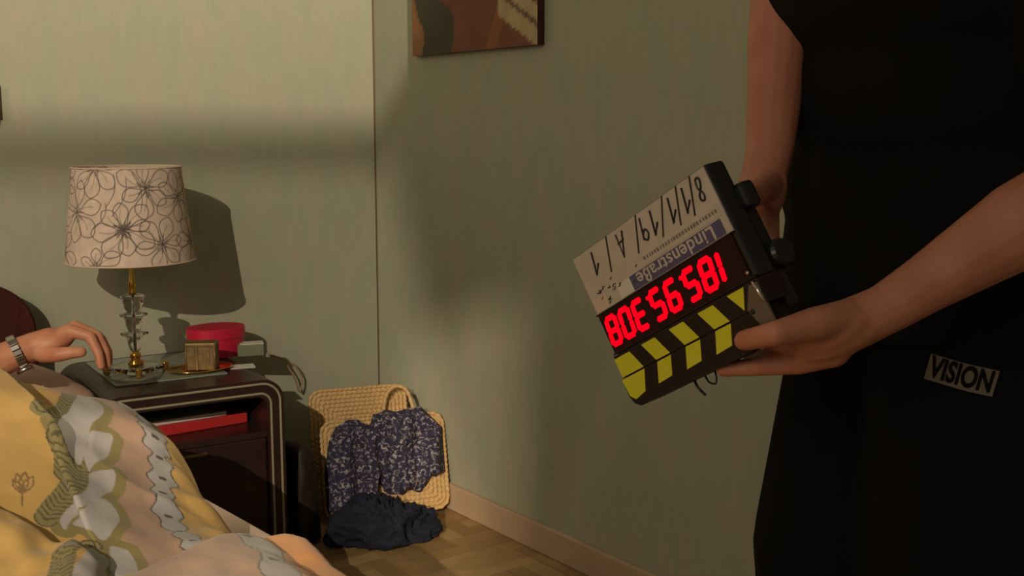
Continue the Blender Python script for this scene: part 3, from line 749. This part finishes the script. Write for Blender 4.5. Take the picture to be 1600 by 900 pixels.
lb = thing('added_dark_bag', 'made-up dark leather bag added to darken the gap between nightstand and straw bag', 'bag', (-.478, -.37, 0), .12)  # invented bag, added to make the gap beside the nightstand near-black
n_ = 26; Vb = np.zeros((n_, 40, 3))
for i in range(n_):
    t_ = i/(n_-1); zz_ = .002+.268*t_; k = (1-.45*t_**2)*(min(1, (1-t_)/.05+.05))**.3*(min(1, t_/.04+.35))
    for j in range(40):
        a = 2*PI*j/40; f = lambda v: math.copysign(abs(v)**.7, v); w = 1+.06*noise.noise((math.cos(a)*2, math.sin(a)*2, t_*4))
        Vb[i, j] = (.047*k*w*f(math.cos(a)), .075*(1-.1*t_)*min(1, k+.25)*w*f(math.sin(a)), zz_)
mb = grid_mesh('pouch', Vb, True); bmb = bmesh.new(); bmb.from_mesh(mb); bmesh.ops.holes_fill(bmb, edges=[e for e in bmb.edges if e.is_boundary], sides=0)
lobj('pouch', bmb, M['leather'], lb, True)
lobj('strap', bx((-.008, -.0735, .10), (.008, -.060, .235), .002), M['leather'], lb)

# ================================================================== PICTURES
def picture(name, label, corners, thick, painter, n=(70, 60)):
    a, b, up = corners       # two bottom corners and height vector, front face
    w = (b-a); nn = w.cross(up).normalized(); nn = nn if nn.dot(CAM-a) > 0 else -nn
    p = thing(name, label, 'picture', matrix=Matrix.Translation((a+b)/2))
    uu, vv = np.meshgrid(np.linspace(0, 1, n[0]), np.linspace(0, 1, n[1]))
    A = np.array(a); V = A+uu[..., None]*np.array(w)+vv[..., None]*np.array(up)+np.array(nn)*.0008
    me = grid_mesh('canvas', V); paint(me, painter(uu.ravel(), vv.ravel())); obj('canvas', me, M['art'], p, True)
    bm = bmesh.new(); q = [a, b, b+up, a+up]
    f_ = [bm.verts.new(x) for x in q]; g_ = [bm.verts.new(x-nn*thick) for x in q]
    bm.faces.new(f_); bm.faces.new(g_[::-1])
    for i in range(4): bm.faces.new((f_[i], g_[i], g_[(i+1) % 4], f_[(i+1) % 4]))
    bmesh.ops.recalc_face_normals(bm, faces=bm.faces[:]); obj('stretcher', bm, M['headwood'], p)
    return p
def art1(u, v):
    c = np.repeat(np.array((.17, .042, .018))[None], len(u), 0); n = vnoise(u*3, v*3, 1.3, 5)
    c[(u+n*.1) < .15] = (.24, .10, .035)
    c[((u+n*.12+.25*v) > .13) & ((u+n*.12+.1*v) < .30)] = (.035, .030, .016)
    c[((u-.35*v) > .62) & ((u-.35*v) < .70)] = (.25, .075, .02)
    w = u+1.3*v; c[(w > .98) & (w < 1.3) & (u > .72)] = (.45, .34, .18)
    c[(w > 1.13) & (w < 1.17) & (u > .72)] = (.12, .06, .03)
    c[(v > .45) & (n > .15)] = (.22, .12, .05)
    return c
pa = onx(645, 88.5, -.022); pb = onx(840, 69, -.022); zb = (pa.z+pb.z)/2; pa.z = pb.z = zb
picture('painting', 'unframed brown and rust painting on the right wall near the corner', (pa, pb, Vector((0, 0, .42))), .021, art1)
qa = ony(-120, 185, -.02); qb = ony(4.5, 188, -.02); qa.z = qb.z
picture('painting', 'small dark brown wooden picture on the left wall over the bed', (qa, qb, Vector((0, 0, .085))), .018,
        lambda u, v: np.repeat(np.array((.05, .025, .012))[None], len(u), 0), (6, 6))

# ================================================================== CLAPPERBOARD
O_S = Vector((-.8583, -2.1390, .9152)); X_S = Vector((.0568, .8817, -.4683)).normalized()
Y_S = Vector((.1433, -.4714, -.8702)); Y_S = (Y_S-X_S*Y_S.dot(X_S)).normalized(); Z_S = X_S.cross(Y_S)
SM = Matrix((X_S, Y_S, Z_S)).transposed().to_4x4(); SM.translation = O_S
def slate_d(px, py, off):      # depth at which a sight line meets a plane parallel to the board face
    q = ray(px, py); return (O_S+Z_S*off-CAM).dot(Z_S)/q.dot(Z_S)
SL = thing('clapperboard', 'electronic clapperboard held upside down with red glowing timecode and yellow stripes', 'clapperboard', matrix=SM)
XL, XR, YB, YT = -.136, .131, -.0965, .104
S = lambda name, bm, m, par=SL, smooth=False, label=None: lobj(name, bm, M[m], par, smooth, label) if par is SL else obj(name, bm, M[m], par, smooth, SM, label)
S('case', bx((XL, YB, -.030), (XR, .036, -.0005), .004), 'plastic')
S('board', bx((XL+.003, YB+.002, -.0008), (XR-.003, -.0185, .0010)), 'board')
ls = S('lower_stick', bx((XL, .036, -.030), (XR, .0646, .0035), .001), 'stick')
us_ = S('upper_stick', prism([(XL+.012, .0651), (XR+.003, .0651), (XR+.003, .088), (XR-.001, .098), (XR-.011, .104), (-.06, .1035), (XL+.012, .100)], -.030, .0035), 'stick')
disp = S('display', bx((XL+.008, -.0175, -.001), (XR-.003, .0335, .0016), .0006), 'lens')
S('display_frame', bx((XL+.003, -.0188, -.001), (XR-.001, -.0172, .0026)), 'stick'); S('display_frame', bx((XL+.003, .0330, -.001), (XR-.001, .0350, .0026)), 'stick')
SEG = {'a': ((.1, 1), (.9, 1)), 'b': ((1, .95), (1, .55)), 'c': ((1, .45), (1, .05)), 'd': ((.1, 0), (.9, 0)), 'e': ((0, .45), (0, .05)), 'f': ((0, .95), (0, .55)), 'g': ((.1, .5), (.9, .5))}
DIG = {'0': 'abcdef', '1': 'bc', '3': 'abcdg', '5': 'afgcd', '8': 'abcdefg', '9': 'abcdfg'}
def digit(ch, x):
    bm = bmesh.new(); w, h, y0 = .0172, .0315, -.0080; th = .0037
    for sg in DIG[ch]:
        (x0, y0_), (x1, y1_) = SEG[sg]
        a = Vector((x0*w, y0+y0_*h)); b = Vector((x1*w, y0+y1_*h)); d = (b-a).normalized(); n = Vector((-d.y, d.x))*th
        pts = [a-d*th*.6, a+n*.9, b+n*.9, b+d*th*.6, b-n*.9, a-n*.9]
        prism([(x-w/2+p.x+(p.y-y0)*.16, p.y) for p in pts], .0016, .0028, bm=bm)
    obj('digit', bm, M['led'], disp, False, SM)
for ch, x in zip('18595308', (-.106, -.076, -.047, -.012, .017, .052, .080, .108)): digit(ch, x)
for x in (-.0325, .0315):
    bm = bmesh.new()
    for y in (-.0045,): prism([(x+.0026*math.cos(a*PI/4), y+.0026*math.sin(a*PI/4)) for a in range(8)], .0016, .0026, bm=bm)
    obj('point', bm, M['led'], disp, False, SM)
# yellow stripes
x_at = [.1335, .0735, .0187, -.0347]
for i, x in enumerate(x_at):
    w = .0270; xr = min(x, XR-.0005) if i == 0 else x
    lo = [(xr, .0395), (x-.035 if i == 0 else x-w, .0395), (x-w-.0130 if i else x-.0475, .0636), ((x-.0135) if i else XR-.001, .0636)]
    obj('stripe', prism(lo, .003, .0041), M['yellow'], ls, False, SM)
    if i: hi = [(x-.0135, .0660), (x-w-.0130, .0660), (x-w-.0005, .0880), (x, .0895)]
    else: hi = [(XR+.0025, .0660), (x-.0475, .0660), (x-.032, .0905), (x-.010, .0945), (XR+.0005, .088)]
    obj('stripe', prism(hi, .003, .0041), M['yellow'], us_, False, SM)
obj('stripe', prism([(-.0865, .0385), (-.1140, .0385), (-.1010, .0610)], .003, .0041), M['yellow'], ls, False, SM)
S('hinge_plate', prism([(-.106, .062), (-.122, .040), (-.1345, .040), (-.1345, .088), (-.118, .092)], .002, .0050), 'hinge')
S('hinge_pin', tube([(-.130, .038, .0055), (-.1335, .062, .0055)], .0016, 8), 'chrome', SL, True)
S('rivet', lathe([(0, .005), (.003, .005), (.0025, .0064), (0, .0068)], (-.112, .066, 0), 14), 'plastic', SL, True)
S('rivet', lathe([(0, .001), (.0028, .001), (.002, .0034), (0, .0038)], (-.126, .0275, 0), 14), 'steel', SL, True)
# print on the board
bs = S('title_strip', bx((-.123, -.0375, .0006), (.046, -.0200, .0016)), 'blue')
tm = text_mesh('Lindenstraße', .0225, .0003, 0, 1.05, .0003); tm.materials.append(M['board'])
obj('title_lettering', place(tm, lambda p: (p[0]*1.16-.038, p[1]-.0292, p[2]+.0019)), None, bs, False, SM)
S('print_strip', bx((-.128, -.0530, .0006), (.016, -.0395, .0015)), 'board')
bm = bmesh.new()
for i in range(26): bx((-.124+i*.0052, -.0485, .0014), (-.1222+i*.0052+random.uniform(0, .0018), -.0445, .0019), 0, bm=bm)
S('small_print', bm, 'pencil')['kind'] = 'stuff'
S('pale_cell', bx((.046, -.0375, .0006), (.072, -.020, .0016)), 'paper'); S('pale_cell', bx((.098, -.0375, .0006), (.126, -.020, .0016)), 'sheet')
bm = bmesh.new()
for i in range(16):
    x = .022+random.uniform(0, .085); y = -.050+random.uniform(0, .026); a = random.uniform(-.6, 1.9); l = random.uniform(.003, .007)
    tube([(x, y, .0016), (x+l*math.cos(a)*.6, y+l*math.sin(a)*.6, .0016), (x+l, y+l*.4, .0016)], .0006, 4, bm=bm)
S('pencil_scribble', bm, 'ink')['kind'] = 'stuff'
for xt, xb in ((.0535, .0705), (-.008, .0133), (-.0594, -.0344), (-.0849, -.0674), (-.1097, -.0926)):
    S('divider', prism([(xt-.0013, YB+.002), (xt+.0013, YB+.002), (xb+.0013, -.0545), (xb-.0013, -.0545)], .0008, .0015), 'ink')
def hand(ch, x, y, s=.020):
    C_ = {'1': [[(-.35, .1), (.1, .55), (.0, -.5)]], 'A': [[(-.35, -.5), (.12, .55), (.3, -.5)], [(-.3, -.15), (.32, -.08)]],
          '9': [[(.25, .35), (-.05, .5), (-.25, .25), (-.05, .05), (.2, .2), (.25, .4), (.12, -.5)]],
          '8': [[(.15, .4), (-.12, .45), (-.15, .2), (.15, -.1), (.12, -.45), (-.15, -.4), (-.12, -.1), (.16, .2), (.15, .4)]]}[ch]
    bm = bmesh.new()
    for st in C_: tube([(x+p[0]*s+p[1]*s*.25, y+p[1]*s*1.35, .0014) for p in (spline([(*q, 0) for q in st], 6) if ch in '98' else st)], .0013, 5, bm=bm)
    S('handwriting', bm, 'ink')
for ch, x in (('8', -.116), ('1', -.0895), ('1', -.064), ('1', -.030), ('9', -.012), ('A', .033), ('1', .092)): hand(ch, x, -.0755)
# back of the case: battery box, grip and knob, short cable loops
S('battery_box', bx((-.130, -.06, -.052), (-.03, .075, -.0295), .005), 'plastic')
S('grip_block', bx((-.145, -.066, -.048), (-.1225, -.036, -.026), .005), 'plastic')
S('knob', lathe([(0, 0), (.014, 0), (.0165, .004), (.0165, .020), (.013, .025), (0, .026)], n=24), 'plastic')
kn = [o for o in SL.children if o.name.startswith('knob')][0]
kn.matrix_basis = SM @ Matrix.Translation((-.143, .020, -.046)) @ Matrix.Rotation(PI/2, 4, 'Y')
S('cable', tube(spline([(.034, .100, -.015), (.033, .108, -.012), (.031, .116, -.012), (.026, .124, -.012)], 6), .0016, 6), 'plastic', SL, True)
S('cable', tube(spline([(.016, .101, -.015), (.012, .112, -.012), (.003, .117, -.012), (-.003, .110, -.012), (-.002, .100, -.015)], 6), .0011, 6), 'plastic', SL, True)

# ================================================================== PERSON HOLDING THE CLAPPERBOARD (faces -x)
PX, PY = -.436, -2.166
P1 = thing('person', 'person in black shirt and black trousers holding the clapperboard', 'person', (PX, PY, 0))
bm = bmesh.new()
# torso, neck, head
for zc, rx, ry in ((.98, .105, .165), (1.10, .10, .15), (1.25, .105, .16), (1.40, .11, .17), (1.50, .085, .17)): ball(bm, (PX, PY, zc), (rx, ry, .12))
limb(bm, (PX+.005, PY, 1.50), (PX-.02, PY, 1.68), .062, .056)
HC = Vector((PX-.04, PY, 1.76)); ball(bm, HC, (.098, .076, .122)); ball(bm, HC+Vector((-.035, 0, -.06)), (.062, .055, .06))
limb(bm, HC+Vector((-.094, 0, .012)), HC+Vector((-.118, 0, -.026)), .009, .014)
for s in (-1, 1):
    ball(bm, HC+Vector((.0, s*.077, -.01)), (.018, .009, .032)); ball(bm, HC+Vector((-.083, s*.032, .022)), (.016, .022, .008))
ball(bm, HC+Vector((-.092, 0, -.060)), (.010, .024, .006)); ball(bm, HC+Vector((-.090, 0, -.071)), (.010, .021, .006))
# legs
hipR, hipL = Vector((PX+.055, PY+.080, .93)), Vector((PX, PY-.075, .93))
kneR, kneL = Vector((PX-.030, PY+.10, .51)), Vector((PX+.0, PY-.085, .51))
ankR, ankL = Vector((PX-.01, PY+.10, .09)), Vector((PX+.05, PY-.075, .09))
for h_, k_, a_ in ((hipR, kneR, ankR), (hipL, kneL, ankL)):
    chain(bm, [h_, k_, a_], [.088, .056, .042]); ball(bm, k_.lerp(a_, .32)+Vector((.02, 0, 0)), (.05, .05, .10)); limb(bm, a_+Vector((.03, 0, -.045)), a_+Vector((-.13, 0, -.06)), .036, .026)
# near (left) arm and hand
shL = Vector((PX+.01, PY-.185, 1.49)); elL = at(1690, 292, 1.22); wrL = at(1385, 482, 1.215)
chain(bm, [shL, shL.lerp(elL, .5), elL], [.062, .052, .045])
chain(bm, [elL, elL.lerp(wrL, .3), elL.lerp(wrL, .8), wrL], [.046, .048, .032, .028])
D = slate_d
kn1 = at(1262, 545, 1.200)
ball(bm, at(1318, 518, 1.212), (.060, .034, .024), wrL-kn1)
ball(bm, at(1300, 512, 1.206), (.050, .036, .022), wrL-kn1)
limb(bm, wrL, at(1335, 505, 1.212), .0275, .029)
chain(bm, [at(1330, 497, 1.205), at(1272, 507, 1.168), at(1212, 521, D(1212, 521, .015)), at(1163, 532, D(1163, 532, .0135))], [.022, .0185, .0135, .0115])     # thumb on the face
chain(bm, [at(1300, 545, 1.210), at(1252, 566, 1.215), at(1185, 573, 1.235), at(1130, 577, 1.252)], [.021, .0135, .0108, .0092])                                 # index under the edge
chain(bm, [at(1296, 530, 1.225), at(1262, 552, 1.245), at(1215, 560, D(1215, 560, -.042)), at(1172, 556, D(1172, 556, -.042))], [.020, .0125, .010, .009])
chain(bm, [at(1298, 518, 1.235), at(1268, 533, 1.262), at(1228, 535, D(1228, 535, -.043)), at(1190, 526, D(1190, 526, -.043))], [.019, .012, .0098, .0088])
chain(bm, [at(1302, 506, 1.240), at(1276, 512, 1.270), at(1244, 508, D(1244, 508, -.044)), at(1215, 500, D(1215, 500, -.044))], [.018, .011, .009, .0082])
# far (right) arm and hand, behind the board
shR = Vector((PX+.01, PY+.185, 1.49)); elR = at(1226, -30, 1.53); wrR = at(1203, 232, 1.450)
chain(bm, [shR, elR], [.060, .045]); chain(bm, [elR, elR.lerp(wrR, .35), wrR], [.045, .043, .031])
paR = at(1188, 300, 1.425)
ball(bm, paR, (.052, .034, .022), paR-wrR); limb(bm, wrR, paR, .031, .028)
for j, (dx, dy) in enumerate(((-26, 70), (-12, 84), (4, 88), (18, 78))):
    b0 = at(1188+dx*.8, 335, 1.41); b1 = at(1186+dx, 310+dy*.95, D(1186+dx, 310+dy*.95, -.066)); b2_ = at(1178+dx, 300+dy*1.45, D(1178+dx, 300+dy*1.45, -.066))
    chain(bm, [paR, b0, b1, b2_], [.018, .0125, .0105, .009])
chain(bm, [at(1200, 290, 1.42), at(1165, 312, D(1165, 312, -.045)), at(1145, 335, D(1145, 335, -.044))], [.02, .0135, .0105])
obj('body', fuse(bm, 'body', .0034, 5), M['skin'], P1, True)
# clothing
bm = bmesh.new()
for zc, rx, ry in ((.93, .125, .190), (1.02, .130, .195), (1.15, .150, .21), (1.28, .178, .228), (1.40, .170, .225), (1.49, .11, .195)): ball(bm, (PX, PY, zc), (rx, ry, .13))
bmesh.ops.create_cone(bm, cap_ends=True, segments=40, radius1=.135, radius2=.13, depth=.14, matrix=Matrix.Translation((PX+.005, PY, .90)) @ Matrix.Diagonal((1, 1.42, 1, 1)))
limb(bm, shL, shL.lerp(elL, .66), .078, .070); limb(bm, shR, shR.lerp(elR, .42), .078, .066)
obj('shirt', fuse(bm, 'shirt', .007, 6), M['black'], P1, True)
bm = bmesh.new()
ball(bm, (PX+.015, PY, .93), (.122, .178, .12))
for h_, k_, a_ in ((hipR, kneR, ankR), (hipL, kneL, ankL)):
    chain(bm, [h_+Vector((0, 0, -.02)), k_, a_+Vector((.012, 0, .02))], [.106, .096 if k_ is kneR else .118, .080])
    bmesh.ops.create_cone(bm, cap_ends=True, segments=24, radius1=.088, radius2=.085, depth=.10, matrix=Matrix.Translation(a_+Vector((.01, 0, .02))))
tr_me = fuse(bm, 'trousers', .007, 6)
tr = obj('trousers', tr_me, M['black2'], P1, True)
for a_ in (ankR, ankL):
    bm = bmesh.new(); limb(bm, a_+Vector((.035, 0, -.04)), a_+Vector((-.15, 0, -.05)), .048, .038); ball(bm, a_+Vector((-.06, 0, -.072)), (.155, .046, .018))
    m_ = fuse(bm, 'shoe', .006, 4); place(m_, lambda p: (p[0], p[1], max(p[2], .001))); obj('shoe', m_, M['shoe'], P1, True)
bm = bmesh.new(); ball(bm, HC+Vector((.018, 0, .03)), (.102, .086, .112)); hm = fuse(bm, 'hair', .006, 2); obj('hair', hm, M['hair'], P1, True)
for s in (-1, 1): obj('eye', lathe([(0, -.009), (.007, -.006), (.009, 0), (.007, .006), (0, .009)], HC+Vector((-.091, s*.032, .003)), 14), M['eye'], P1, True)
# printed patch on the trousers
def project(bvh, px, py):
    q = ray(px, py).normalized(); return bvh.ray_cast(CAM, q)
dg = bpy.context.evaluated_depsgraph_get()
both = bmesh.new(); both.from_mesh(tr.data); both.from_mesh([o for o in P1.children if o.name.startswith('shirt')][0].data)
bvh = BVHTree.FromBMesh(both)
h0 = project(bvh, 1502, 587); pc0 = h0[0]
nn = h0[1].normalized(); uu = R_AX*101-U_AX*22; uu = (uu-nn*uu.dot(nn)).normalized(); vv = nn.cross(uu)
PWD, PHT = .080, .0325
def onbody(p, lift):
    o_ = pc0+uu*p[0]+vv*p[1]+nn*.12; h_ = bvh.ray_cast(o_, -nn); b_ = h_[0] if h_[0] is not None else o_-nn*.12
    return b_+nn*lift
g = np.meshgrid(np.linspace(-PWD/2, PWD/2, 40), np.linspace(-PHT/2, PHT/2, 16))
Vp = np.array([[onbody((g[0][i, j], g[1][i, j]), .0025) for j in range(40)] for i in range(16)])
pt = obj('printed_patch', grid_mesh('printed_patch', Vp), M['patch'], tr, True, label='grey logo patch with dark lettering')
tm = text_mesh('VISION', .034, 0, 0, 1.0, .0012); tm.materials.append(M['black2'])
w_ = max(v.co.x for v in tm.vertices)-min(v.co.x for v in tm.vertices); hgt = max(v.co.y for v in tm.vertices)-min(v.co.y for v in tm.vertices)
place(tm, lambda p: onbody((p[0]*(PWD*.92)/w_, p[1]*(PHT*.86)/hgt), .0034))
obj('patch_lettering', tm, None, tr, False)
both.free()

# ================================================================== PERSON IN THE BED
P2 = thing('person', 'person lying under the duvet with bare forearm reaching towards the nightstand', 'person', (-1.42, -.60, .405))
bm = bmesh.new()
HD = Vector((-1.46, -.30, .60)); ball(bm, HD, (.076, .115, .098)); limb(bm, (-1.46, -.38, .56), (-1.45, -.48, .53), .055, .06)
for s in (-1, 1): ball(bm, HD+Vector((s*.078, 0, -.01)), (.009, .03, .018))
limb(bm, HD+Vector((0, -.02, .09)), HD+Vector((0, -.045, .108)), .009, .014); ball(bm, HD+Vector((0, -.07, .082)), (.024, .006, .010))
for y_, w_, h_ in ((-.55, .17, .07), (-.68, .16, .075), (-.82, .145, .07), (-.95, .16, .075)): ball(bm, (-1.45, y_, .495), (w_, .12, h_))
for s in (-1, 1): chain(bm, [(-1.45+s*.08, -1.0, .49), (-1.45+s*.10, -1.38, .452), (-1.45+s*.10, -1.78, .434)], [.072, .048, .030]); limb(bm, (-1.45+s*.10, -1.78, .434), (-1.45+s*.11, -1.84, .440), .030, .024)
chain(bm, [(-1.62, -.55, .50), (-1.70, -.80, .48), (-1.62, -1.0, .47)], [.05, .04, .03])
dA = 2.42
sh2 = Vector((-1.31, -.56, .53)); el2 = at(-135, 622, 2.30); wr2 = at(52, 541, 2.40)
chain(bm, [sh2, el2], [.052, .043]); chain(bm, [el2, el2.lerp(wr2, .35), wr2], [.043, .044, .030])
kk = at(104, 527, 2.42)
ball(bm, wr2.lerp(kk, .52), (.052, .034, .026), kk-wr2); limb(bm, wr2, wr2.lerp(kk, .5), .030, .031)
chain(bm, [at(74, 541, 2.40), at(107, 516, 2.415), at(141, 526, 2.42), at(154, 553, 2.42), at(158, 572, 2.42)], [.024, .0145, .0118, .0102, .009])      # index
chain(bm, [at(80, 535, 2.43), at(117, 510, 2.44), at(152, 524, 2.445), at(165, 550, 2.445), at(168, 571, 2.445)], [.022, .014, .0115, .0098, .0085])
chain(bm, [at(82, 533, 2.45), at(121, 511, 2.465), at(157, 528, 2.47), at(169, 550, 2.47), at(171, 566, 2.47)], [.021, .013, .011, .0095, .008])
chain(bm, [at(82, 535, 2.47), at(120, 517, 2.485), at(150, 533, 2.49), at(163, 549, 2.495), at(166, 561, 2.495)], [.019, .012, .0098, .0085, .0075])
chain(bm, [at(68, 552, 2.395), at(92, 554, 2.375), at(112, 551, 2.375), at(127, 550, 2.38)], [.021, .0165, .0132, .0118])      # thumb
obj('body', fuse(bm, 'body', .0034, 4), M['skin2'], P2, True)
bm = bmesh.new(); ball(bm, HD+Vector((0, .035, .01)), (.086, .10, .105)); obj('hair', fuse(bm, 'hair', .006, 2), M['hair'], P2, True)
for s in (-1, 1): obj('eye', lathe([(0, -.009), (.007, -.006), (.009, 0), (.007, .006), (0, .009)], HD+Vector((s*.03, -.0, .084)), 12), M['eye'], P2, True)
# wristwatch on a steel link bracelet
axis = (wr2-el2).normalized(); wc = el2.lerp(wr2, .86); wr_r = .0375
zx = (-(ray(30, 555))).normalized(); zx = (zx-axis*zx.dot(axis)).normalized(); zy = axis.cross(zx)
# tilt the bracelet a little along the wrist
WMt = Matrix((axis, zx, zy)).transposed().to_4x4(); WMt.translation = wc
WT = thing('wristwatch', 'steel wristwatch with link bracelet on the forearm over the bed', 'watch', matrix=WMt)
for k in range(20):
    a = 2*PI*k/20
    if abs(((a-PI/2+.2+PI) % (2*PI))-PI) < .38: continue
    b = bx((-.0085, -.0022, -.0052), (.0085, .0022, .0052), .001)
    bmesh.ops.bevel(b, geom=[], offset=0)
    bmesh.ops.translate(b, verts=b.verts, vec=(0, wr_r, 0)); bmesh.ops.rotate(b, verts=b.verts, cent=(0, 0, 0), matrix=Matrix.Rotation(a, 3, 'X'))
    lobj('link', b, M['steel'], WT)
b = lathe([(0, -.004), (.017, -.004), (.0185, 0), (.0175, .004), (.0155, .005), (0, .0052)], n=28)
bmesh.ops.rotate(b, verts=b.verts, cent=(0, 0, 0), matrix=Matrix.Rotation(-PI/2, 3, 'X')); bmesh.ops.translate(b, verts=b.verts, vec=(0, wr_r+.003, 0))
bmesh.ops.rotate(b, verts=b.verts, cent=(0, 0, 0), matrix=Matrix.Rotation(PI/2-.2, 3, 'X'))
lobj('watch_case', b, M['steel'], WT, True)
